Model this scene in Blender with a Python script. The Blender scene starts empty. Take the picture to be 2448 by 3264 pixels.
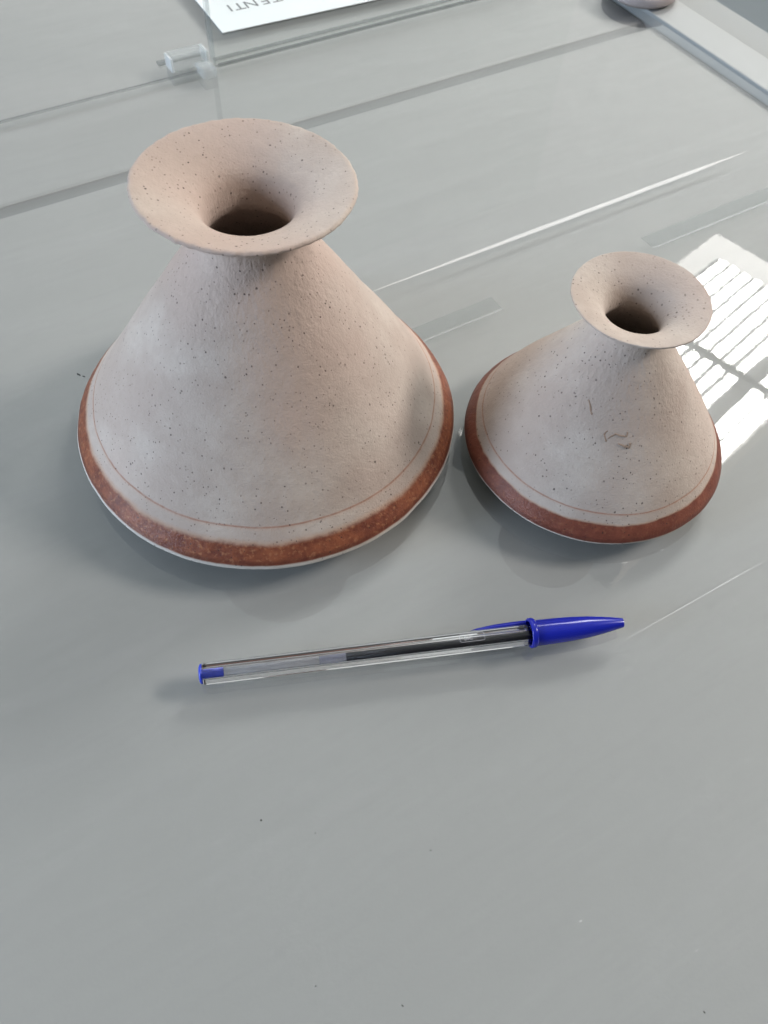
import bpy, bmesh, math, random
from mathutils import Vector, Matrix, noise

S = bpy.context.scene
COL = S.collection
MM = 0.001

# ------------------------------------------------------------------ camera
PITCH, ROLL, CAM_H = 0.972235, 0.0754887, 0.272237
fw = Vector((0, math.cos(PITCH), -math.sin(PITCH)))
rt = Vector((1, 0, 0))
up = rt.cross(fw)
r2 = rt * math.cos(ROLL) + up * math.sin(ROLL)
u2 = up * math.cos(ROLL) - rt * math.sin(ROLL)
cam = bpy.data.cameras.new("camera")
cam.sensor_fit = 'VERTICAL'
cam.sensor_height = 24.0
cam.lens = 24.0 * 2684.483 / 3264.0
cam.clip_start = 0.01
cam.clip_end = 60.0
cam.dof.use_dof = True
cam.dof.focus_distance = 0.315
cam.dof.aperture_fstop = 17.0
camo = bpy.data.objects.new("camera", cam)
M = Matrix((( r2.x, u2.x, -fw.x, 0), (r2.y, u2.y, -fw.y, 0), (r2.z, u2.z, -fw.z, CAM_H), (0, 0, 0, 1)))
camo.matrix_world = M
COL.objects.link(camo)
S.camera = camo

# ------------------------------------------------------------------ world and lamps
w = bpy.data.worlds.new("World")
S.world = w
w.use_nodes = True
bg = w.node_tree.nodes["Background"]
# the room: pale ceiling and bright far side, darker walls behind the photographer
_nt = w.node_tree
_tc = _nt.nodes.new('ShaderNodeTexCoord')
_sx = _nt.nodes.new('ShaderNodeVectorMath')
_sx.operation = 'DOT_PRODUCT'
_sx.inputs[1].default_value = (-0.12, 0.80, 0.588)
_mr = _nt.nodes.new('ShaderNodeMapRange')
_mr.interpolation_type = 'SMOOTHSTEP'
_mr.inputs[1].default_value = -0.30
_mr.inputs[2].default_value = 1.0
_mx = _nt.nodes.new('ShaderNodeMix')
_mx.data_type = 'RGBA'
_mx.inputs[6].default_value = (0.085, 0.086, 0.086, 1)
_mx.inputs[7].default_value = (0.95, 1.0, 0.99, 1)
_nt.links.new(_tc.outputs['Generated'], _sx.inputs[0])
_nt.links.new(_sx.outputs['Value'], _mr.inputs[0])
_nt.links.new(_mr.outputs[0], _mx.inputs[0])
_d2 = _nt.nodes.new('ShaderNodeVectorMath')
_d2.operation = 'DOT_PRODUCT'
_d2.inputs[1].default_value = (0.05, 0.90, 0.433)
_m2 = _nt.nodes.new('ShaderNodeMapRange')
_m2.interpolation_type = 'SMOOTHSTEP'
_m2.inputs[1].default_value = 0.70
_m2.inputs[2].default_value = 1.0
_ad = _nt.nodes.new('ShaderNodeMix')
_ad.data_type = 'RGBA'
_ad.blend_type = 'ADD'
_ad.inputs[7].default_value = (1.0, 1.0, 0.97, 1)
_nt.links.new(_tc.outputs['Generated'], _d2.inputs[0])
_nt.links.new(_d2.outputs['Value'], _m2.inputs[0])
_nt.links.new(_m2.outputs[0], _ad.inputs[0])
_nt.links.new(_mx.outputs[2], _ad.inputs[6])
_nt.links.new(_ad.outputs[2], bg.inputs[0])
bg.inputs[1].default_value = 0.575

def area_lamp(name, loc, target, sx, sy, power, color):
    l = bpy.data.lights.new(name, 'AREA')
    l.shape = 'RECTANGLE'
    l.size, l.size_y = sx, sy
    l.energy = power
    l.color = color
    o = bpy.data.objects.new(name, l)
    o.location = loc
    d = Vector(target) - Vector(loc)
    o.rotation_euler = d.to_track_quat('-Z', 'Y').to_euler()
    COL.objects.link(o)
    return o

# cool daylight from a window low on the photographer's left, warm room lamps on the right
area_lamp("window_daylight", (-1.46, -0.50, 0.52), (0, 0.22, 0.06), 0.5, 0.5, 25.0, (0.66, 0.80, 1.0))
area_lamp("room_lamp", (1.95, 0.62, 1.62), (0, 0.22, 0.05), 0.65, 0.4, 44.0, (1.0, 0.92, 0.865))

S.view_settings.view_transform = 'Standard'
S.view_settings.look = 'None'
S.view_settings.exposure = 0.0
S.view_settings.gamma = 1.0
S.view_settings.use_curve_mapping = False
S.render.engine = 'CYCLES'
S.cycles.use_denoising = True
S.cycles.max_bounces = 10
S.cycles.diffuse_bounces = 3
S.cycles.glossy_bounces = 4
S.cycles.transmission_bounces = 12
S.cycles.transparent_max_bounces = 16
S.cycles.caustics_refractive = True
S.cycles.caustics_reflective = True
S.cycles.blur_glossy = 0.3
S.cycles.sample_clamp_indirect = 6.0

# ------------------------------------------------------------------ helpers
TH = 0.60364                       # direction of the table's long edges
DV = Vector((math.cos(TH), math.sin(TH), 0))
NV = Vector((-math.sin(TH), math.cos(TH), 0))

def tp(d, n, z=0.0):
    """table coordinates in mm -> world metres"""
    return (DV * d + NV * n + Vector((0, 0, z))) * MM

def link(name, me, mat=None, parent=None):
    o = bpy.data.objects.new(name, me)
    COL.objects.link(o)
    if mat:
        me.materials.append(mat)
    if parent:
        o.parent = parent
    return o

def empty(name, loc=(0, 0, 0), rz=0.0):
    o = bpy.data.objects.new(name, None)
    o.empty_display_size = 0.02
    o.location = loc
    o.rotation_euler = (0, 0, rz)
    COL.objects.link(o)
    return o

def tag(o, label, cat=None, group=None, kind=None):
    if label: o["label"] = label
    if cat: o["category"] = cat
    if group: o["group"] = group
    if kind: o["kind"] = kind
    return o

def mesh_from(bm, name, smooth=False):
    bmesh.ops.recalc_face_normals(bm, faces=bm.faces[:])
    me = bpy.data.meshes.new(name)
    bm.to_mesh(me)
    bm.free()
    if smooth:
        for p in me.polygons:
            p.use_smooth = True
    return me

def box_mesh(name, x0, x1, y0, y1, z0, z1, bevel=0.0, seg=2):
    """box in metres"""
    bm = bmesh.new()
    vs = [bm.verts.new((x, y, z)) for z in (z0, z1) for x, y in ((x0, y0), (x1, y0), (x1, y1), (x0, y1))]
    for f in ((0, 3, 2, 1), (4, 5, 6, 7), (0, 1, 5, 4), (1, 2, 6, 5), (2, 3, 7, 6), (3, 0, 4, 7)):
        bm.faces.new([vs[i] for i in f])
    if bevel > 0:
        bmesh.ops.bevel(bm, geom=bm.edges[:], offset=bevel, segments=seg, affect='EDGES', profile=0.5)
    return mesh_from(bm, name)

def tbox(name, d0, d1, n0, n1, z0, z1, mat, parent=None, bevel=0.0):
    """box aligned to the table, mm, built in the table frame (object rotated by TH)"""
    me = box_mesh(name, d0 * MM, d1 * MM, n0 * MM, n1 * MM, z0 * MM, z1 * MM, bevel * MM)
    o = link(name, me, mat, parent)
    if not parent:
        o.rotation_euler = (0, 0, TH)
    return o

# ------------------------------------------------------------------ materials
def new_mat(name):
    m = bpy.data.materials.new(name)
    m.use_nodes = True
    nt = m.node_tree
    for n in list(nt.nodes):
        if n.type != 'OUTPUT_MATERIAL':
            nt.nodes.remove(n)
    out = [n for n in nt.nodes if n.type == 'OUTPUT_MATERIAL'][0]
    return m, nt, out

class NT:
    def __init__(self, nt): self.nt = nt
    def n(self, t, **kw):
        x = self.nt.nodes.new(t)
        for k, v in kw.items(): setattr(x, k, v)
        return x
    def l(self, a, b): self.nt.links.new(a, b)
    def set(self, sock, v):
        if hasattr(v, 'is_linked') or isinstance(v, bpy.types.NodeSocket): self.l(v, sock)
        else: sock.default_value = v
    def math(self, op, a, b=None, c=None, clamp=False):
        x = self.n('ShaderNodeMath', operation=op, use_clamp=clamp)
        self.set(x.inputs[0], a)
        if b is not None: self.set(x.inputs[1], b)
        if c is not None: self.set(x.inputs[2], c)
        return x.outputs[0]
    def mix(self, fac, a, b, mode='MIX'):
        x = self.n('ShaderNodeMix', data_type='RGBA', blend_type=mode)
        self.set(x.inputs[0], fac)
        self.set(x.inputs[6], a); self.set(x.inputs[7], b)
        return x.outputs[2]
    def smooth(self, v, lo, hi, t0=0.0, t1=1.0):
        x = self.n('ShaderNodeMapRange', interpolation_type='SMOOTHSTEP')
        self.set(x.inputs[0], v); self.set(x.inputs[1], lo); self.set(x.inputs[2], hi)
        self.set(x.inputs[3], t0); self.set(x.inputs[4], t1)
        return x.outputs[0]
    def noise(self, vec, scale, detail=2.0, rough=0.5):
        x = self.n('ShaderNodeTexNoise')
        self.l(vec, x.inputs['Vector'])
        x.inputs['Scale'].default_value = scale
        x.inputs['Detail'].default_value = detail
        x.inputs['Roughness'].default_value = rough
        return x.outputs[0]

def rgba(r, g, b): return (r, g, b, 1.0)

def principled(name, color, rough=0.5, spec=0.5, metallic=0.0, bump=None, coat=0.0, var=0.0, varscale=40.0):
    m, nt, out = new_mat(name)
    h = NT(nt)
    b = h.n('ShaderNodeBsdfPrincipled')
    b.inputs['Roughness'].default_value = rough
    b.inputs['Specular IOR Level'].default_value = spec
    b.inputs['Metallic'].default_value = metallic
    b.inputs['Coat Weight'].default_value = coat
    tc = h.n('ShaderNodeTexCoord')
    if var > 0:
        n1 = h.noise(tc.outputs['Object'], varscale, 4.0, 0.6)
        v = h.math('MULTIPLY_ADD', n1, var * 2, 1.0 - var)
        c = h.mix(1.0, rgba(*color), rgba(1, 1, 1), 'MULTIPLY')
        x = h.n('ShaderNodeMix', data_type='RGBA', blend_type='MULTIPLY')
        x.inputs[0].default_value = 1.0
        x.inputs[6].default_value = rgba(*color)
        comb = h.n('ShaderNodeCombineColor')
        for i in range(3): h.l(v, comb.inputs[i])
        h.l(comb.outputs[0], x.inputs[7])
        h.l(x.outputs[2], b.inputs['Base Color'])
    else:
        b.inputs['Base Color'].default_value = rgba(*color)
    if bump:
        sc, st, dist = bump
        nn = h.noise(tc.outputs['Object'], sc, 3.0, 0.55)
        bp = h.n('ShaderNodeBump')
        bp.inputs['Strength'].default_value = st
        bp.inputs['Distance'].default_value = dist
        h.l(nn, bp.inputs['Height'])
        h.l(bp.outputs[0], b.inputs['Normal'])
    h.l(b.outputs[0], out.inputs['Surface'])
    return m

def clay_material(name, line_z, line_w, band_top, band_bot, soft, white_top, brown_a, brown_b, mottled, seed, neck_z):
    """speckled stoneware; a thin brown line and a wide brown band are painted round it"""
    m, nt, out = new_mat(name)
    h = NT(nt)
    tc = h.n('ShaderNodeTexCoord')
    mp = h.n('ShaderNodeMapping')
    mp.inputs['Location'].default_value = (seed, seed * 0.37, 0)
    h.l(tc.outputs['Object'], mp.inputs[0])
    P = mp.outputs[0]
    sep = h.n('ShaderNodeSeparateXYZ')
    h.l(tc.outputs['Object'], sep.inputs[0])
    Z = h.math('MULTIPLY', sep.outputs[2], 1000.0)
    # blotchy ground colour
    n1 = h.noise(P, 34.0, 3.0, 0.55)
    n2 = h.noise(P, 14.0, 2.0, 0.5)
    n3 = h.noise(P, 420.0, 3.0, 0.6)
    base = h.mix(h.smooth(n1, 0.36, 0.66), rgba(0.455, 0.378, 0.328), rgba(0.545, 0.478, 0.420))
    base = h.mix(h.smooth(n2, 0.42, 0.68), base, rgba(0.505, 0.398, 0.342))
    base = h.mix(h.math('MULTIPLY', h.smooth(n3, 0.3, 0.75), 0.30), base, rgba(0.42, 0.34, 0.29))
    # iron specks, three sizes
    def specks(scale, keep, rmax, squash):
        mpp = h.n('ShaderNodeMapping')
        mpp.inputs['Scale'].default_value = (1, 1, squash)
        nz = h.n('ShaderNodeTexNoise')
        nz.inputs['Scale'].default_value = 900.0
        h.l(P, nz.inputs['Vector'])
        wob = h.n('ShaderNodeVectorMath', operation='SCALE')
        h.l(nz.outputs[1], wob.inputs[0])
        wob.inputs['Scale'].default_value = 0.00045
        ad = h.n('ShaderNodeVectorMath', operation='ADD')
        h.l(P, ad.inputs[0]); h.l(wob.outputs[0], ad.inputs[1])
        h.l(ad.outputs[0], mpp.inputs[0])
        v = h.n('ShaderNodeTexVoronoi', feature='F1')
        v.inputs['Scale'].default_value = scale
        h.l(mpp.outputs[0], v.inputs['Vector'])
        sc = h.n('ShaderNodeSeparateColor')
        h.l(v.outputs['Color'], sc.inputs[0])
        on = h.math('GREATER_THAN', sc.outputs[0], keep)
        rad = h.math('MULTIPLY_ADD', sc.outputs[1], rmax * 0.7, rmax * 0.3)
        msk = h.smooth(v.outputs['Distance'], rad, h.math('MULTIPLY', rad, 0.45))
        dark = h.math('MULTIPLY_ADD', sc.outputs[2], 0.45, 0.54)
        return h.math('MULTIPLY', h.math('MULTIPLY', msk, on), dark)
    s1 = specks(640.0, 0.22, 0.27, 0.8)
    s2 = specks(300.0, 0.45, 0.17, 0.9)
    s3 = specks(120.0, 0.90, 0.080, 0.8)
    # specks come in clusters
    cl = h.smooth(h.noise(P, 55.0, 2.0, 0.5), 0.32, 0.62, 0.55, 1.0)
    sp = h.math('MULTIPLY', h.math('MAXIMUM', h.math('MAXIMUM', s1, s2), s3), cl)
    # painted line and band
    nw = h.noise(P, 60.0, 3.0, 0.6)
    nb = h.noise(P, 330.0, 4.0, 0.65)
    zz = h.math('ADD', Z, h.math('MULTIPLY_ADD', nw, 2.0, -1.0))
    zl = h.math('ADD', Z, h.math('MULTIPLY_ADD', nw, 0.5, -0.25))
    lm = h.smooth(h.math('ABSOLUTE', h.math('SUBTRACT', zl, line_z)), line_w, line_w * 0.25)
    lm = h.math('MULTIPLY', lm, h.smooth(nb, 0.25, 0.6, 0.30, 0.66))
    lh = h.smooth(h.math('ABSOLUTE', h.math('SUBTRACT', zl, line_z - line_w * 0.6)), line_w * 2.6, 0.0, 0.0, 0.28)
    ze = h.math('ADD', zz, h.math('MULTIPLY_ADD', nb, soft * 1.4, -soft * 0.7))
    bm_ = h.math('MULTIPLY', h.smooth(ze, band_top + soft, band_top - soft), h.smooth(zl, band_bot - 0.35, band_bot + 0.35))
    halo = h.math('MULTIPLY', h.smooth(ze, band_top + soft * 2.4, band_top), h.smooth(zl, band_bot - 0.3, band_bot + 0.5))
    brown = h.mix(h.smooth(h.math('MULTIPLY_ADD', nw, 0.6, h.math('MULTIPLY', nb, 0.7)), 0.42, 0.85), rgba(*brown_a), rgba(*brown_b))
    brown = h.mix(h.math('MULTIPLY', h.smooth(h.noise(P, 700.0, 2.0, 0.5), 0.52, 0.75), mottled), brown, rgba(0.42, 0.20, 0.10))
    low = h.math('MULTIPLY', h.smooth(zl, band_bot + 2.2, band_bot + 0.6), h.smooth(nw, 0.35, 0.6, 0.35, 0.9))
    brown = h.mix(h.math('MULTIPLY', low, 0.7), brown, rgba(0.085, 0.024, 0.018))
    col = h.mix(h.math('MULTIPLY', lh, 0.8), base, rgba(0.52, 0.30, 0.20))
    col = h.mix(lm, col, rgba(0.30, 0.13, 0.08))
    col = h.mix(h.math('MULTIPLY', halo, 0.5), col, rgba(0.46, 0.25, 0.14))
    # bare paler clay below the band
    col = h.mix(h.smooth(Z, white_top + 0.4, white_top - 0.4), col, rgba(0.55, 0.515, 0.465))
    col = h.mix(bm_, col, brown)
    col = h.mix(sp, col, rgba(0.035, 0.026, 0.024))
    b = h.n('ShaderNodeBsdfPrincipled')
    h.l(col, b.inputs['Base Color'])
    h.set(b.inputs['Roughness'], h.math('MULTIPLY_ADD', bm_, -0.34, 0.80))
    b.inputs['Specular IOR Level'].default_value = 0.30
    # relief: grain, pits at the specks, scraped drag marks up the neck
    mg = h.n('ShaderNodeMapping')
    mg.inputs['Scale'].default_value = (1, 1, 0.16)
    h.l(P, mg.inputs[0])
    drag = h.noise(mg.outputs[0], 620.0, 3.0, 0.6)
    dragm = h.math('MULTIPLY', h.smooth(Z, neck_z - 42, neck_z - 6), h.smooth(Z, neck_z + 9, neck_z + 3))
    g1 = h.noise(P, 1300.0, 3.0, 0.6)
    g2 = h.noise(P, 330.0, 2.0, 0.5)
    hgt = h.math('MULTIPLY_ADD', g1, 0.26, h.math('MULTIPLY', g2, 0.30))
    hgt = h.math('ADD', hgt, h.math('MULTIPLY', h.math('MULTIPLY', drag, dragm), 0.55))
    bp = h.n('ShaderNodeBump')
    bp.inputs['Strength'].default_value = 0.9
    bp.inputs['Distance'].default_value = 0.0008
    h.l(hgt, bp.inputs['Height'])
    h.l(bp.outputs[0], b.inputs['Normal'])
    h.l(b.outputs[0], out.inputs['Surface'])
    return m

def sheet_glass(name, tint=(0.985, 0.99, 0.988), gain=1.8, rough=0.012, wave=0.0):
    """clear sheet: light goes straight through, the outer faces mirror the room (both faces counted once)"""
    m, nt, out = new_mat(name)
    h = NT(nt)
    tr = h.n('ShaderNodeBsdfTransparent')
    tr.inputs[0].default_value = rgba(*tint)
    gl = h.n('ShaderNodeBsdfGlossy')
    gl.inputs['Roughness'].default_value = rough
    fr = h.n('ShaderNodeFresnel')
    fr.inputs[0].default_value = 1.49
    ge = h.n('ShaderNodeNewGeometry')
    if wave > 0:
        tc = h.n('ShaderNodeTexCoord')
        n1 = h.noise(tc.outputs['Object'], 190.0, 2.0, 0.55)
        n2 = h.noise(tc.outputs['Object'], 18.0, 1.0, 0.5)
        bp = h.n('ShaderNodeBump')
        bp.inputs['Strength'].default_value = 1.0
        bp.inputs['Distance'].default_value = wave
        h.l(h.math('MULTIPLY_ADD', n2, 3.0, n1), bp.inputs['Height'])
        h.l(bp.outputs[0], gl.inputs['Normal'])
    f = h.math('MULTIPLY', h.math('MULTIPLY', fr.outputs[0], gain), h.math('SUBTRACT', 1.0, ge.outputs['Backfacing']), clamp=True)
    mx = h.n('ShaderNodeMixShader')
    h.l(f, mx.inputs[0]); h.l(tr.outputs[0], mx.inputs[1]); h.l(gl.outputs[0], mx.inputs[2])
    if wave > 0:
        mp = h.n('ShaderNodeMapping')
        mp.inputs['Rotation'].default_value = (0, 0, 0.5)
        mp.inputs['Scale'].default_value = (1.0, 7.0, 1.0)
        h.l(tc.outputs['Object'], mp.inputs[0])
        wipe = h.noise(mp.outputs[0], 9.0, 5.0, 0.62)
        blot = h.noise(tc.outputs['Object'], 11.0, 4.0, 0.6)
        film = h.math('MULTIPLY', h.smooth(wipe, 0.40, 0.78), 0.055)
        film = h.math('ADD', film, h.math('MULTIPLY', h.smooth(blot, 0.42, 0.75), 0.04))
        film = h.math('MULTIPLY', film, h.math('SUBTRACT', 1.0, ge.outputs['Backfacing']))
        df = h.n('ShaderNodeBsdfDiffuse')
        df.inputs[0].default_value = rgba(0.62, 0.63, 0.62)
        m2 = h.n('ShaderNodeMixShader')
        h.l(film, m2.inputs[0]); h.l(mx.outputs[0], m2.inputs[1]); h.l(df.outputs[0], m2.inputs[2])
        h.l(m2.outputs[0], out.inputs['Surface'])
    else:
        h.l(mx.outputs[0], out.inputs['Surface'])
    return m

def clear_plastic(name, ior=1.5, rough=0.0, color=(1, 1, 1)):
    m, nt, out = new_mat(name)
    h = NT(nt)
    g = h.n('ShaderNodeBsdfGlass')
    g.inputs['Color'].default_value = rgba(*color)
    g.inputs['Roughness'].default_value = rough
    g.inputs['IOR'].default_value = ior
    h.l(g.outputs[0], out.inputs['Surface'])
    return m

def hazy_plastic(name, color, alpha, rough=0.3):
    m, nt, out = new_mat(name)
    h = NT(nt)
    tr = h.n('ShaderNodeBsdfTransparent')
    tr.inputs[0].default_value = rgba(0.98, 0.99, 0.99)
    b = h.n('ShaderNodeBsdfPrincipled')
    b.inputs['Base Color'].default_value = rgba(*color)
    b.inputs['Roughness'].default_value = rough
    mx = h.n('ShaderNodeMixShader')
    mx.inputs[0].default_value = alpha
    h.l(tr.outputs[0], mx.inputs[1]); h.l(b.outputs[0], mx.inputs[2])
    h.l(mx.outputs[0], out.inputs['Surface'])
    return m

def emitter(name, color, strength):
    m, nt, out = new_mat(name)
    h = NT(nt)
    e = h.n('ShaderNodeEmission')
    e.inputs[0].default_value = rgba(*color)
    e.inputs[1].default_value = strength
    h.l(e.outputs[0], out.inputs['Surface'])
    return m

MAT = {}
MAT['board'] = principled('grey_board', (0.334, 0.341, 0.337), 0.55, 0.3, bump=(900.0, 0.12, 0.0003), var=0.035, varscale=7.0)
MAT['groove'] = principled('shadow_groove_grey', (0.225, 0.235, 0.235), 0.7, 0.2, var=0.05, varscale=30)  # darker than the board, to imitate a soft shadow band
MAT['border'] = principled('pale_grey_border', (0.37, 0.385, 0.38), 0.5, 0.4, var=0.04, varscale=9)
MAT['ledge'] = principled('grey_ledge', (0.285, 0.30, 0.296), 0.5, 0.4, var=0.04, varscale=9)
MAT['cabinet'] = principled('cabinet_grey', (0.25, 0.26, 0.26), 0.6, 0.3)
MAT['floor'] = principled('blue_grey_floor', (0.21, 0.245, 0.265), 0.5, 0.4, var=0.05, varscale=3)
MAT['glass'] = sheet_glass('table_glass', gain=1.75, rough=0.0, wave=0.000006)
MAT['pane'] = sheet_glass('upright_glass', tint=(0.985, 0.995, 0.99), gain=1.0, rough=0.0)
MAT['paneedge'] = hazy_plastic('ground_glass_edge', (0.22, 0.25, 0.26), 0.14, 0.5)
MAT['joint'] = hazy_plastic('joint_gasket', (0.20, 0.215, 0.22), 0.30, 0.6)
MAT['acrylic'] = hazy_plastic('clear_acrylic', (0.62, 0.65, 0.65), 0.30, 0.3)
MAT['acryledge'] = hazy_plastic('acrylic_edge_highlight', (0.80, 0.82, 0.82), 0.45, 0.3)
MAT['card'] = principled('white_card', (0.80, 0.83, 0.84), 0.65, 0.2, bump=(600.0, 0.1, 0.0002), var=0.01)
MAT['ink_print'] = principled('grey_print', (0.24, 0.25, 0.26), 0.6, 0.2)
MAT['white_strip'] = hazy_plastic('white_sliver', (0.83, 0.83, 0.82), 0.60, 0.5)
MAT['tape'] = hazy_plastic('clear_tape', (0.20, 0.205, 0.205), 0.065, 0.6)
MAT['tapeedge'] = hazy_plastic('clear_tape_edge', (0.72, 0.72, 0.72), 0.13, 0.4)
MAT['scratch'] = hazy_plastic('scratch_white', (0.85, 0.85, 0.84), 0.42, 0.5)
MAT['dust'] = principled('dark_dust', (0.06, 0.06, 0.058), 0.9, 0.1)
MAT['blue'] = principled('blue_plastic', (0.010, 0.018, 0.34), 0.16, 0.5, bump=(220.0, 0.03, 0.0003))
MAT['plug'] = principled('bright_blue_plastic', (0.03, 0.06, 0.55), 0.25, 0.5)
MAT['barrel'] = clear_plastic('clear_polystyrene', 1.50, 0.0, (0.985, 0.985, 0.99))
MAT['inktube'] = hazy_plastic('translucent_tube', (0.62, 0.63, 0.68), 0.45, 0.3)
MAT['ink'] = principled('dark_ink', (0.012, 0.012, 0.018), 0.35, 0.4)
MAT['inksmear'] = hazy_plastic('ink_smear', (0.20, 0.21, 0.45), 0.28, 0.3)
MAT['emboss'] = hazy_plastic('embossed_plastic', (0.75, 0.75, 0.78), 0.45, 0.2)
MAT['lampwhite'] = principled('lamp_enamel', (0.84, 0.83, 0.80), 0.5, 0.4)
MAT['lampbar'] = principled('lamp_bar', (0.10, 0.10, 0.10), 0.5, 0.3)
MAT['glow'] = emitter('lit_reflector', (1.0, 0.975, 0.93), 5.4)
MAT['tube'] = emitter('lit_tube', (1.0, 0.985, 0.96), 24.0)
MAT['potfar'] = principled('pinkish_grey_clay', (0.40, 0.355, 0.345), 0.85, 0.2, bump=(500.0, 0.3, 0.0005), var=0.08)
MAT['mark'] = principled('incised_brown_clay', (0.33, 0.25, 0.195), 0.9, 0.1)  # brownish colour of the incised strokes

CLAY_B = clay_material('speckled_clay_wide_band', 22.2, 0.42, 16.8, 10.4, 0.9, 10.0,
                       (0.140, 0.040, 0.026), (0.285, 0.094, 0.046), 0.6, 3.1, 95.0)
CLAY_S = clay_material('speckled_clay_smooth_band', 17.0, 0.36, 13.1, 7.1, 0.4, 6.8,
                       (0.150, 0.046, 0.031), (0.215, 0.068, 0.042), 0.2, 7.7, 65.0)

# ------------------------------------------------------------------ floor, table, lamp
me = bpy.data.meshes.new('floor')
me.from_pydata([(-4, -4, -0.9), (4, -4, -0.9), (4, 4, -0.9), (-4, 4, -0.9)], [], [(0, 1, 2, 3)])
fl = link('floor', me, MAT['floor'])
tag(fl, 'blue grey floor below the table edge', kind='structure')

GT = 6.0        # glass thickness, mm
# two grey boards carry the glass; the groove between imitates a glass edge's shadow
table = tbox('table_top', -560, 470, -420, 406.5, -GT - 26, -GT - 0.05, MAT['board'], None, 0.6)
tag(table, 'grey board table top under a sheet of glass', kind='structure')
tbox('board', -560, 470, 415.5, 900, -GT - 26, -GT - 0.05, MAT['board'], table, 2.2)
bm = bmesh.new()
prof = [(406.3, -GT - 0.9), (408.3, -GT - 2.6), (411, -GT - 3.4), (413.7, -GT - 2.6), (415.7, -GT - 0.9)]
rows = []
for d in (-560, 470):
    rows.append([bm.verts.new((d * MM, n * MM, z * MM)) for n, z in prof])
for i in range(len(prof) - 1):
    bm.faces.new((rows[0][i], rows[1][i], rows[1][i + 1], rows[0][i + 1]))
link('shadow_groove', mesh_from(bm, 'shadow_groove', True), MAT['groove'], table)
tbox('glass_sheet', -556, 468.5, -418, 480.7, -GT, 0, MAT['glass'], table)
tbox('glass_sheet', -556, 468.5, 482.1, 897, -GT, 0, MAT['glass'], table)
tbox('joint_gasket', -556, 468.5, 480.8, 482.0, -1.3, -0.35, MAT['joint'], table)
tbox('border_strip', 471.2, 500, -420, 900, -GT - 26, 0.8, MAT['border'], table, 0.8)
tbox('ledge', 500.6, 531, -422, 902, -GT - 30, -2.5, MAT['ledge'], table, 0.8)
tbox('cabinet', -540, 500, -400, 880, -899, -GT - 32, MAT['cabinet'], table)

# long tapered white strip and two lengths of clear tape lying under the glass, along the table
def sliver(name, d0, d1, n0, half, z, mat, parent, taper0, taper1, steps=40, wob=0.0, seed=1):
    rnd = random.Random(seed)
    bm = bmesh.new()
    a, b = [], []
    for i in range(steps + 1):
        t = i / steps
        d = d0 + (d1 - d0) * t
        hw = half * min(1.0, (t / taper0) if taper0 > 0 else 1, ((1 - t) / taper1) if taper1 > 0 else 1)
        hw = max(hw, 0.02)
        o = rnd.uniform(-wob, wob)
        a.append(bm.verts.new((d * MM, (n0 + o - hw) * MM, z * MM)))
        b.append(bm.verts.new((d * MM, (n0 + o + hw) * MM, z * MM)))
        # a rounded back gives the strip some body
    c = [bm.verts.new(((x.co.x + y.co.x) / 2, (x.co.y + y.co.y) / 2, z * MM + min(0.8 * MM, (y.co.y - x.co.y) * 0.4))) for x, y in zip(a, b)]
    for i in range(steps):
        bm.faces.new((a[i], a[i + 1], c[i + 1], c[i]))
        bm.faces.new((c[i], c[i + 1], b[i + 1], b[i]))
    return link(name, mesh_from(bm, name, True), mat, parent)

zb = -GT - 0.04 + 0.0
sliver('white_sliver', 150, 416, 264.3, 1.35, 0.05, MAT['white_strip'], table, 0.42, 0.16, wob=0.06)
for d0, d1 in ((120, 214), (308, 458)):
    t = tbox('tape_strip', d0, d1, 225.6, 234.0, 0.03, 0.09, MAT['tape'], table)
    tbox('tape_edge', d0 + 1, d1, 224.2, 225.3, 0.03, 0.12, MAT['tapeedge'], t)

# fine scratches and dust on the glass
rnd = random.Random(11)
bm = bmesh.new()
def scratch(p0, p1, wd, z=0.06, bend=0.0):
    p0 = Vector((p0[0], p0[1], 0)); p1 = Vector((p1[0], p1[1], 0))
    dd = (p1 - p0); L = dd.length; dd.normalize(); nn = Vector((-dd.y, dd.x, 0))
    k = max(2, int(L / 4))
    A, B = [], []
    for i in range(k + 1):
        t = i / k
        c = p0 + dd * L * t + nn * (bend * math.sin(math.pi * t))
        hw = wd * 0.5 * max(0.15, min(1, 4 * t, 4 * (1 - t)))
        A.append(bm.verts.new((*((c - nn * hw) * MM).xy, z * MM)))
        B.append(bm.verts.new((*((c + nn * hw) * MM).xy, z * MM)))
    for i in range(k):
        bm.faces.new((A[i], A[i + 1], B[i + 1], B[i]))
scratch((86.1, 135.6), (152, 179.3), 0.26)
scratch((110, 151.2), (139, 171.2), 0.10)
for x, y in ((66.5, 44.0), (100.3, 38.4), (125.7, 96.9), (111.9, 82.7), (137.5, 190.4), (106.8, 177.6), (86.3, 160.8), (142.0, 166.4), (85.4, 166.5), (88.9, 125.9), (137.0, 121.8)):
    a = TH + rnd.uniform(-0.5, 0.4); L = rnd.uniform(0.5, 2.6)
    scratch((x, y), (x + L * math.cos(a), y + L * math.sin(a)), rnd.uniform(0.2, 0.42))
for i in range(46):
    x = rnd.uniform(-20, 190); y = rnd.uniform(150, 400)
    a = TH + rnd.gauss(0, 0.55); L = rnd.uniform(0.4, 6.0)
    scratch((x, y), (x + L * math.cos(a), y + L * math.sin(a)), rnd.uniform(0.08, 0.2), bend=rnd.uniform(-.2, .2))
for i in range(22):
    x = rnd.uniform(-60, 120); y = rnd.uniform(40, 180)
    a = rnd.uniform(0, math.pi); L = rnd.uniform(0.4, 9.0)
    scratch((x, y), (x + L * math.cos(a), y + L * math.sin(a)), rnd.uniform(0.05, 0.09), bend=rnd.uniform(-.4, .4))
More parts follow.
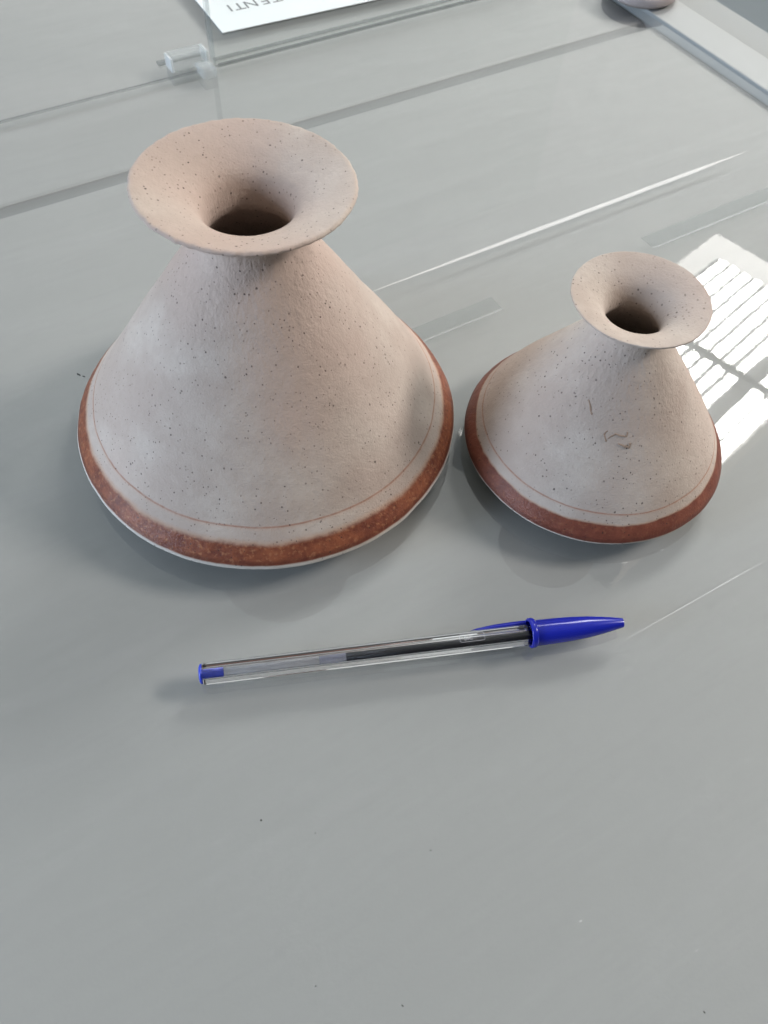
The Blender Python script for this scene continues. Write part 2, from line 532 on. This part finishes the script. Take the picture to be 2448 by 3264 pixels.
me = mesh_from(bm, 'scratches')
o = link('scratches', me, MAT['scratch']); tag(o, 'fine pale scratches in the glass table top', kind='stuff')
o.parent = table; o.rotation_euler = (0, 0, -TH)

bm = bmesh.new()
def crumb(x, y, lx, ly, rot, h=0.25):
    mt = Matrix.Translation((x * MM, y * MM, (h * 0.5 + 0.02) * MM)) @ Matrix.Rotation(rot, 4, 'Z') @ Matrix.Diagonal((lx * MM, ly * MM, h * MM, 1))
    bmesh.ops.create_icosphere(bm, subdivisions=1, radius=0.5, matrix=mt)
for (x, y), (lx, ly, r) in zip(((-30.9, 66.3), (-13.7, 63.7), (-9.1, 22.5), (22.2, 61.2), (15.6, 19.3), (100.9, 23.3)),
                               ((0.8, 0.7, 0), (0.4, 0.35, 0), (0.5, 0.4, 1), (0.6, 0.35, 0.2), (0.9, 0.4, -.7), (0.9, 0.4, -.9))):
    crumb(x, y, lx, ly, r)
crumb(-135.6, 245.0, 2.6, 0.8, -0.5, 0.5); crumb(-133.2, 244.2, 1.6, 0.6, -0.3, 0.4)
for i in range(26):
    crumb(rnd.uniform(-110, 150), rnd.uniform(25, 380), rnd.uniform(.12, .26), rnd.uniform(.1, .2), rnd.uniform(0, 3), .12)
o = link('dust_specks', mesh_from(bm, 'dust_specks'), MAT['dust']); tag(o, 'dark dust specks on the glass', kind='stuff')
o.parent = table; o.rotation_euler = (0, 0, -TH)

# the ceiling lamp whose reflection lies in the glass
LAMP_YAW = math.radians(47.92)
lamp = empty('ceiling_lamp', (0.76734, 1.65329, 1.37607), LAMP_YAW)
tag(lamp, 'long white louvred fluorescent ceiling lamp mirrored in the glass', 'lamp')
LX, LY = 0.600, 0.262
def ring_mesh(name, x0, y0, z0, x1, y1, z1):
    bm = bmesh.new()
    A = [bm.verts.new(v) for v in ((-x0, -y0, z0), (x0, -y0, z0), (x0, y0, z0), (-x0, y0, z0))]
    B = [bm.verts.new(v) for v in ((-x1, -y1, z1), (x1, -y1, z1), (x1, y1, z1), (-x1, y1, z1))]
    for i in range(4):
        bm.faces.new((A[i], A[(i + 1) % 4], B[(i + 1) % 4], B[i]))
    return mesh_from(bm, name)
link('reflector', ring_mesh('reflector', LX, LY, 0.0, LX - 0.055, LY - 0.052, 0.070), MAT['glow'], lamp)
link('housing', box_mesh('housing', -LX, LX, -LY, LY, 0.10, 0.13), MAT['lampbar'], lamp)
link('casing', ring_mesh('casing', LX + 0.001, LY + 0.001, 0.0, LX + 0.001, LY + 0.001, 0.13), MAT['lampwhite'], lamp)
link('lamp_back', box_mesh('lamp_back', -LX + 0.05, LX - 0.05, -LY + 0.05, LY - 0.05, 0.040, 0.044), MAT['lampbar'], lamp)
xin = LX - 0.078
BARX = 0.135
rows = [(0.192 - 0.041 * i, 0.192 - 0.041 * i - 0.0275) for i in range(8)] + [(-0.170, -0.207), (-0.213, -0.252)]
for ya, yb in rows:
    for xa, xb in ((-xin, BARX - 0.013), (BARX + 0.013, xin)):
        link('tube', box_mesh('tube', xa, xb, yb, ya, 0.010, 0.026, 0.004, 2), MAT['tube'], lamp)
link('cross_bar', box_mesh('cross_bar', BARX - 0.012, BARX + 0.012, -LY + 0.055, LY - 0.055, 0.006, 0.036), MAT['lampbar'], lamp)

# ------------------------------------------------------------------ upright glass, clip, card
pane = empty('upright_glass', tp(184, 483, 0), TH)
tag(pane, 'upright clear glass panel standing along the joint behind the large vase', 'glass panel')
def pbox(name, d0, d1, n0, n1, z0, z1, mat, parent=pane, o=(184, 483), bevel=0.0):
    return link(name, box_mesh(name, (d0 - o[0]) * MM, (d1 - o[0]) * MM, (n0 - o[1]) * MM, (n1 - o[1]) * MM, z0 * MM, z1 * MM, bevel * MM), mat, parent)
pbox('pane', 184.6, 466, 480.4, 487.0, 1.0, 180, MAT['pane'])
pbox('pane_edge', 183.4, 184.55, 480.4, 487.0, 1.0, 180, MAT['paneedge'])
pbox('foot_seal', 186, 466, 479.6, 481.4, 0.05, 0.95, MAT['joint'])
pbox('foot_seal', 186, 466, 486.0, 488.4, 0.05, 0.95, MAT['joint'])

clip = empty('glass_clip', tp(172, 482, 0), TH)
tag(clip, 'small clear plastic clip at the foot of the upright glass panel', 'clip')
def cbox(name, d0, d1, n0, n1, z0, z1, mat, bevel=0.5):
    return pbox(name, d0, d1, n0, n1, z0, z1, mat, clip, (172, 482), bevel)
cbox('back_block', 159.5, 180.5, 484.2, 494.5, 0.05, 8.0, MAT['acrylic'], 0.8)
cbox('front_tab', 171.0, 180.0, 468.0, 479.2, 0.05, 6.0, MAT['acrylic'], 1.2)
cbox('bridge', 172.5, 179.5, 478.6, 485.0, 0.6, 3.0, MAT['acrylic'], 0.4)
cbox('edge_highlight', 158.0, 159.4, 484.4, 494.3, 0.05, 8.0, MAT['acryledge'], 0.3)  # pale slabs paint the bright highlights at the clip's sides
cbox('edge_highlight', 180.6, 182.0, 484.4, 494.3, 0.05, 8.0, MAT['acryledge'], 0.3)
cbox('painted_shadow', 154.0, 182.0, 494.9, 499.5, 0.05, 1.2, MAT['joint'], 0.3)  # dark slab standing in for the shadow behind the clip

card = empty('printed_card', tp(204, 513.5, 0), TH - 0.045)
tag(card, 'white card with grey capital letters lying upside down at the top edge', 'card')
link('sheet', box_mesh('sheet', 0, 0.150, 0, 0.105, 0.0002, 0.0007), MAT['card'], card)

def text_mesh(name, body, size, extrude=0.0):
    cu = bpy.data.curves.new(name, 'FONT')
    cu.body = body
    cu.size = size
    cu.extrude = extrude
    cu.resolution_u = 4
    o = bpy.data.objects.new(name, cu)
    COL.objects.link(o)
    dg = bpy.context.evaluated_depsgraph_get()
    me = bpy.data.meshes.new_from_object(o.evaluated_get(dg))
    me.name = name
    bpy.data.objects.remove(o)
    bpy.data.curves.remove(cu)
    return me
xs = 14.0
for ch, wd in (('I', 4.6), ('T', 8.6), ('N', 9.4), ('E', 8.2), ('T', 8.6)):
    me = text_mesh('letter', ch, 12.6 * MM, 0.05 * MM)
    xw = max(v.co.x for v in me.vertices)
    o = link('letter', me, MAT['ink_print'], card)
    o.rotation_euler = (0, 0, math.pi)
    o.location = ((xs + wd - 1.0) * MM, 31.0 * MM, 0.8 * MM)
    xs += wd

# ------------------------------------------------------------------ turned pieces
def spline(pts, n):
    """Catmull-Rom through (r, z) points -> n samples per span"""
    out = []
    P = [pts[0]] + list(pts) + [pts[-1]]
    for i in range(1, len(P) - 2):
        p0, p1, p2, p3 = P[i - 1], P[i], P[i + 1], P[i + 2]
        for k in range(n):
            t = k / n
            v = []
            for a in range(2):
                v.append(0.5 * ((2 * p1[a]) + (-p0[a] + p2[a]) * t + (2 * p0[a] - 5 * p1[a] + 4 * p2[a] - p3[a]) * t * t + (-p0[a] + 3 * p1[a] - 3 * p2[a] + p3[a]) * t ** 3))
            out.append(tuple(v))
    out.append(tuple(pts[-1]))
    return out

def vase(root, sections, mat, segs, lump, lean, tilt, neck_z, rim_z, rim_r, chips, seed):
    """one continuous turned wall, cut into its named pieces at the section borders"""
    prof, marks = [], []
    for name, pts, n in sections:
        s = spline(pts, n)
        if prof: s = s[1:]
        start = len(prof) - 1 if prof else 0
        prof += s
        marks.append((name, start, len(prof) - 1))
    V = []
    for r, z in prof:
        row = []
        for k in range(segs):
            a = 2 * math.pi * k / segs
            ca, sa = math.cos(a), math.sin(a)
            q = Vector((ca * r, sa * r, z))
            dr = lump * (noise.noise(q * 0.035 + Vector((seed, 0, 0))) * 1.0 + 0.35 * noise.noise(q * 0.12 + Vector((0, seed, 0))) + 0.12 * noise.noise(q * 0.5))
            zz = z
            # knife marks and chips round the lip
            lipd = math.hypot(r - rim_r, z - rim_z)
            if lipd < 5.0:
                f = (1 - lipd / 5.0)
                e = 0.45 * noise.noise(Vector((ca * 9, sa * 9, seed))) + 0.6 * noise.noise(Vector((ca * 24, sa * 24, seed + 4)))+ 0.35 * noise.noise(Vector((ca * 60, sa * 60, seed + z)))
                dr += chips * f * e
                zz += 0.6 * chips * f * noise.noise(Vector((ca * 16, sa * 16, seed + 9)))
            f = min(1.0, max(0.0, z / rim_z))
            x = ca * (r + dr) + lean[0] * f
            yv = sa * (r + dr) + lean[1] * f
            wz = min(1.0, max(0.0, (z - neck_z + 6) / 12.0))
            zz += wz * (tilt[0] * x + tilt[1] * yv)
            row.append(Vector((x, yv, zz)) * MM)
        V.append(row)
    R = len(prof)
    N = []
    for i in range(R):
        row = []
        for k in range(segs):
            du = V[i][(k + 1) % segs] - V[i][k - 1]
            dv = V[min(i + 1, R - 1)][k] - V[max(i - 1, 0)][k]
            n = du.cross(dv)
            row.append(n.normalized() if n.length > 0 else Vector((0, 0, 1)))
        N.append(row)
    for name, i0, i1 in marks:
        vs, ns, fs = [], [], []
        for i in range(i0, i1 + 1):
            vs += [tuple(v) for v in V[i]]
            ns += [tuple(n) for n in N[i]]
        for i in range(i1 - i0):
            for k in range(segs):
                a = i * segs + k; b = i * segs + (k + 1) % segs
                fs.append((a, b, b + segs, a + segs))
        if name == 'foot':
            fs.append(tuple(reversed(range(segs))))
        me = bpy.data.meshes.new(name)
        me.from_pydata(vs, [], fs)
        for p in me.polygons: p.use_smooth = True
        me.normals_split_custom_set_from_vertices(ns)
        link(name, me, mat, root)

big = empty('large_vase', (-0.0503, 0.2264, 0.0))
tag(big, 'large speckled conical clay vase with broad flared rim, left of the smaller one', 'vase')
vase(big, [
    ('foot', [(59, 0.06), (62, 0.25), (66, 1.7), (70, 3.7), (73, 5.7), (74.8, 7.2)], 6),
    ('bare_edge', [(74.8, 7.2), (75.9, 8.4), (76.1, 9.2), (75.7, 10.4)], 5),
    ('painted_band', [(75.7, 10.4), (74.5, 12.4), (72.8, 14.6), (71.0, 16.9)], 8),
    ('lower_shoulder', [(71.0, 16.9), (69.3, 19.2), (67.3, 21.8)], 5),
    ('painted_line', [(67.3, 21.8), (67.0, 22.2), (66.7, 22.6)], 2),
    ('body', [(66.7, 22.6), (60.6, 31.8), (52.0, 44.8), (41.8, 60.0), (31.7, 75.0), (24.2, 86.0), (20.6, 91.6), (18.7, 96.0)], 12),
    ('flared_rim', [(18.7, 96.0), (18.7, 99.3), (20.2, 102.6), (23.6, 105.9), (28.0, 108.9), (32.4, 111.5), (34.8, 113.2), (34.75, 114.2), (33.4, 114.5), (29.4, 113.3), (24.4, 111.3), (20.2, 109.0), (17.0, 106.7), (15.1, 104.0), (14.2, 100.0), (14.0, 96.0)], 8),
    ('inner_wall', [(14.0, 96.0), (14.8, 93.2), (17.6, 89.2), (22.0, 82.5), (29.5, 71.5), (47.0, 45.0), (62.0, 20.0), (60.0, 9.0), (30.0, 6.0), (2.0, 6.0)], 5),
], CLAY_B, 288, 0.55, (0.05, 0.01), (-0.027, -0.019), 93, 113.8, 34.8, 0.42, 2.3)

small = empty('small_vase', (0.0833, 0.2271, 0.0))
tag(small, 'small speckled conical clay vase with an incised mark, right of the large vase', 'vase')
vase(small, [
    ('foot', [(40, 0.06), (42.5, 0.2), (45.4, 1.3), (48.2, 2.8), (50.6, 4.6)], 6),
    ('bare_edge', [(50.6, 4.6), (52.3, 5.7), (52.9, 6.5), (52.9, 7.3)], 5),
    ('painted_band', [(52.9, 7.3), (52.1, 9.0), (50.9, 10.8), (49.2, 12.8)], 8),
    ('lower_shoulder', [(49.2, 12.8), (48.0, 14.7), (46.8, 16.65)], 5),
    ('painted_line', [(46.8, 16.65), (46.57, 17.0), (46.3, 17.4)], 2),
    ('body', [(46.3, 17.4), (41.5, 25.0), (33.8, 36.0), (25.4, 47.9), (18.6, 57.6), (14.6, 63.2), (13.0, 66.8)], 12),
    ('flared_rim', [(13.0, 66.8), (13.2, 69.6), (14.9, 72.4), (17.9, 75.0), (21.2, 77.2), (23.4, 78.7), (24.0, 79.5), (23.6, 80.0), (20.6, 79.3), (17.2, 78.0), (14.2, 76.3), (11.9, 74.3), (10.5, 71.8), (9.9, 69.6), (9.8, 67.4)], 8),
    ('inner_wall', [(9.8, 67.4), (10.4, 65.4), (12.4, 62.0), (15.6, 57.2), (21.0, 49.5), (34.0, 30.5), (42.0, 14.0), (40.0, 6.5), (20.0, 4.5), (1.5, 4.5)], 5),
], CLAY_S, 256, 0.35, (-1.26, 0.45), (0.002, -0.003), 66, 79.7, 24.0, 0.14, 5.9)

def tube_mesh(bm, pts, rad, sides=6):
    rings = []
    for i, p in enumerate(pts):
        a = pts[max(i - 1, 0)]; b = pts[min(i + 1, len(pts) - 1)]
        t = (b - a).normalized()
        u = t.cross(Vector((0, 0, 1)))
        if u.length < 1e-4: u = t.cross(Vector((1, 0, 0)))
        u.normalize(); v = u.cross(t)
        rr = rad[i] if isinstance(rad, (list, tuple)) else rad
        rings.append([bm.verts.new(p + (u * math.cos(2 * math.pi * k / sides) + v * math.sin(2 * math.pi * k / sides)) * rr) for k in range(sides)])
    for i in range(len(rings) - 1):
        for k in range(sides):
            bm.faces.new((rings[i][k], rings[i][(k + 1) % sides], rings[i + 1][(k + 1) % sides], rings[i + 1][k]))
    bm.faces.new(rings[0]); bm.faces.new(list(reversed(rings[-1])))

MARKS = [
    [(77.65, 198.93, 42.83), (76.96, 198.58, 42.16), (76.62, 198.2, 41.54), (77.15, 197.45, 40.64), (77.71, 196.57, 39.54)],
    [(78.21, 197.27, 40.62), (79.0, 197.67, 41.35), (79.96, 197.94, 41.87), (80.46, 198.22, 42.33), (81.95, 197.9, 41.97), (83.16, 197.81, 41.85), (84.37, 197.82, 41.8), (84.67, 198.83, 43.21)],
    [(81.99, 196.12, 39.46), (83.75, 195.85, 39.06), (84.81, 195.57, 38.59), (86.09, 195.83, 38.8), (86.07, 196.69, 40.01)],
    [(84.7, 195.92, 39.09), (85.49, 195.77, 38.8), (86.34, 195.43, 38.19)],
    [(69.78, 207.1, 49.73), (70.61, 205.35, 48.24), (71.02, 203.95, 46.74), (71.59, 203.09, 45.99)]]
rm = random.Random(4)
CONE = [(46.3, 17.4), (41.5, 25.0), (33.8, 36.0), (25.4, 47.9), (18.6, 57.6)]
def cone_r(z):
    for (ra, za), (rb, zb_) in zip(CONE, CONE[1:]):
        if za <= z <= zb_: return ra + (rb - ra) * (z - za) / (zb_ - za)
    return 18.0
for s in MARKS:
    bm = bmesh.new()
    pts = []
    for x, y_, z in s:
        lx, ly = x - 83.3, y_ - 227.1
        f = z / 79.7
        cx, cy = -1.26 * f, 0.45 * f
        a = math.atan2(ly - cy, lx - cx)
        r = cone_r(z)
        q = Vector((math.cos(a) * r, math.sin(a) * r, z))
        seed = 5.9
        r += 0.35 * (noise.noise(q * 0.035 + Vector((seed, 0, 0))) + 0.35 * noise.noise(q * 0.12 + Vector((0, seed, 0))) + 0.12 * noise.noise(q * 0.5))
        pts.append(Vector((cx + math.cos(a) * r, cy + math.sin(a) * r, z)) * MM)
    fine = []
    for a, b in zip(pts, pts[1:]):
        for k in range(4): fine.append(a.lerp(b, k / 4))
    fine.append(pts[-1])
    big_stroke = s is MARKS[2] or s is MARKS[3]
    tube_mesh(bm, fine, [rm.uniform(0.2, 0.36) * (1.35 if big_stroke else 1.0) * (0.5 if i in (0, len(fine) - 1) else 1) * MM for i in range(len(fine))], 6)
    link('incised_mark', mesh_from(bm, 'incised_mark', True), MAT['mark'], small)

# shallow dish at the far corner, mostly outside the picture
dish = empty('clay_dish', (0.1490, 0.6300, 0.0009))
tag(dish, 'shallow pinkish grey clay dish at the far corner, cut by the top edge', 'dish')
vase(dish, [
    ('foot', [(19, 0.03), (20, 0.2), (21, 0.8), (22.5, 1.6)], 4),
    ('bowl', [(22.5, 1.6), (24.4, 3.2), (24.9, 5.4), (24.5, 7.6), (23.6, 8.2), (22.6, 7.6), (21.6, 5.0), (16.0, 3.2), (1.0, 3.0)], 5),
], MAT['potfar'], 96, 0.2, (0, 0), (0, 0), 300, 8, 24.5, 0.1, 1.7)

# ------------------------------------------------------------------ ballpoint pen
PA, PB = Vector((-57.5, 111.2)), Vector((88.1, 142.5))
pdir = (PB - PA).normalized()
PZ = 4.15
pen = empty('ballpoint_pen', (PA.x * MM, PA.y * MM, 0.0), math.atan2(pdir.y, pdir.x))
tag(pen, 'clear hexagonal ballpoint pen with blue cap and dark ink tube', 'pen')

def ring_pts(shape, r, n, rot=0.0):
    out = []
    for k in range(n):
        a = 2 * math.pi * k / n + rot
        if shape == 'hex':
            # rounded hexagon, flats up and down (r = half across flats)
            m = (a - math.pi / 2 + math.pi / 6) % (math.pi / 3) - math.pi / 6
            rr = r / math.cos(m)
            rr = min(rr, r * 1.125)
        else:
            rr = r
        out.append((rr * math.cos(a), rr * math.sin(a)))
    return out

def axial(name, stations, n, mat, parent, close0=True, close1=True, smooth=True, cz=PZ):
    """stations: (x, shape, r); the axis runs along the pen"""
    bm = bmesh.new()
    rings = []
    for x, shape, r in stations:
        rings.append([bm.verts.new((x * MM, y * MM, (z + cz) * MM)) for y, z in ring_pts(shape, r, n)])
    for i in range(len(rings) - 1):
        for k in range(n):
            bm.faces.new((rings[i][k], rings[i + 1][k], rings[i + 1][(k + 1) % n], rings[i][(k + 1) % n]))
    if close0: bm.faces.new(rings[0])
    if close1: bm.faces.new(list(reversed(rings[-1])))
    me = mesh_from(bm, name, smooth)
    if smooth:
        me.polygons.foreach_set('use_smooth', [True] * len(me.polygons))
    return link(name, me, mat, parent)

def sharp_by_angle(o, deg):
    me = o.data
    bm = bmesh.new(); bm.from_mesh(me)
    for e in bm.edges:
        if len(e.link_faces) == 2 and e.calc_face_angle(0) > math.radians(deg):
            e.smooth = False
    bm.to_mesh(me); bm.free()

# clear barrel: hexagonal outside, round bore, open at both ends
bm = bmesh.new()
n = 72
xs = (0.7, 1.1, 118.0)
outer = []
for x, r in ((0.75, 3.35), (1.15, 3.62), (60, 3.62), (118, 3.62)):
    outer.append([bm.verts.new((x * MM, y * MM, (z + PZ) * MM)) for y, z in ring_pts('hex', r, n)])
inner = []
for x in (0.75, 60, 118):
    inner.append([bm.verts.new((x * MM, y * MM, (z + PZ) * MM)) for y, z in ring_pts('round', 1.52, n)])
for R_ in (outer, inner):
    for i in range(len(R_) - 1):
        for k in range(n):
            f = (R_[i][k], R_[i + 1][k], R_[i + 1][(k + 1) % n], R_[i][(k + 1) % n])
            bm.faces.new(f)
for a, b in ((outer[0], inner[0]), (outer[-1], inner[-1])):
    for k in range(n):
        bm.faces.new((a[k], a[(k + 1) % n], b[(k + 1) % n], b[k]))
o = link('barrel', mesh_from(bm, 'barrel', True), MAT['barrel'], pen)
sharp_by_angle(o, 9)
axial('end_plug', [(-0.55, 'round', 1.0), (-0.5, 'round', 2.6), (-0.1, 'round', 3.35), (0.62, 'round', 3.45), (0.72, 'round', 1.48), (7.4, 'round', 1.48), (7.7, 'round', 1.2)], 40, MAT['plug'], pen)
axial('empty_tube', [(7.9, 'round', 1.2), (40.0, 'round', 1.2)], 28, MAT['inktube'], pen)
axial('ink_smear', [(40.1, 'round', 1.2), (49.2, 'round', 1.2)], 28, MAT['inksmear'], pen)
axial('ink_column', [(49.3, 'round', 1.2), (118, 'round', 1.2)], 28, MAT['ink'], pen)
# blue cap with a collar and a long pocket clip lying on the far side
cap = axial('cap', [(114.6, 'round', 4.35), (114.7, 'round', 4.62), (118, 'round', 4.62), (124, 'round', 4.55), (130, 'round', 4.3), (136, 'round', 3.82), (141, 'round', 3.15), (145.5, 'round', 2.35), (148.2, 'round', 1.85), (148.9, 'round', 1.7), (149.0, 'round', 1.45), (148.5, 'round', 1.3)], 48, MAT['blue'], pen, close0=False, cz=4.65)
sharp_by_angle(cap, 35)
axial('cap_collar', [(114.2, 'round', 4.4), (114.1, 'round', 5.0), (114.5, 'round', 5.35), (115.7, 'round', 5.35), (116.3, 'round', 5.0), (116.4, 'round', 4.5)], 48, MAT['blue'], cap, False, False, cz=4.65 + 0.6)
bm = bmesh.new()
secs = []
for x, yc, hw, ht in ((115.8, 5.0, 1.7, 0.9), (110, 5.2, 1.6, 0.8), (103, 5.1, 1.4, 0.75), (97, 4.6, 1.15, 0.7), (94.6, 4.3, 0.8, 0.6)):
    secs.append([bm.verts.new((x * MM, (yc + a) * MM, (2.1 + b) * MM)) for a, b in ((-ht, -hw), (ht, -hw * 0.8), (ht * 1.2, 0), (ht, hw * 0.8), (-ht, hw), (-ht * 1.1, 0))])
for i in range(len(secs) - 1):
    for k in range(6):
        bm.faces.new((secs[i][k], secs[i + 1][k], secs[i + 1][(k + 1) % 6], secs[i][(k + 1) % 6]))
bm.faces.new(secs[0]); bm.faces.new(list(reversed(secs[-1])))
link('pocket_clip', mesh_from(bm, 'pocket_clip', True), MAT['blue'], cap)
# embossed maker's mark on the near upper face of the barrel: rounded box outline with letters
face_n = Vector((0, -math.sin(math.radians(60)), math.cos(math.radians(60))))
face_n = Vector((0, 0, 1))
emb = None
bm = bmesh.new()
box = []
def corner(cx, cy, a0, r=0.7):
    for k in range(5):
        a = a0 + math.pi / 2 * k / 4
        box.append(Vector(((cx + r * math.cos(a)) * MM, (cy + r * math.sin(a)) * MM, (PZ + 3.66) * MM)))
corner(97.0, 0.7, 0); corner(89.6, 0.7, math.pi / 2); corner(89.6, -0.9, math.pi); corner(97.0, -0.9, 1.5 * math.pi)
box.append(box[0])
tube_mesh(bm, box, 0.09 * MM, 5)
link('embossed_outline', mesh_from(bm, 'embossed_outline', True), MAT['emboss'], pen)
me = text_mesh('embossed_letters', 'BIC', 2.1 * MM, 0.05 * MM)
o = link('embossed_letters', me, MAT['emboss'], pen)
o.location = (90.4 * MM, -0.95 * MM, (PZ + 3.65) * MM)
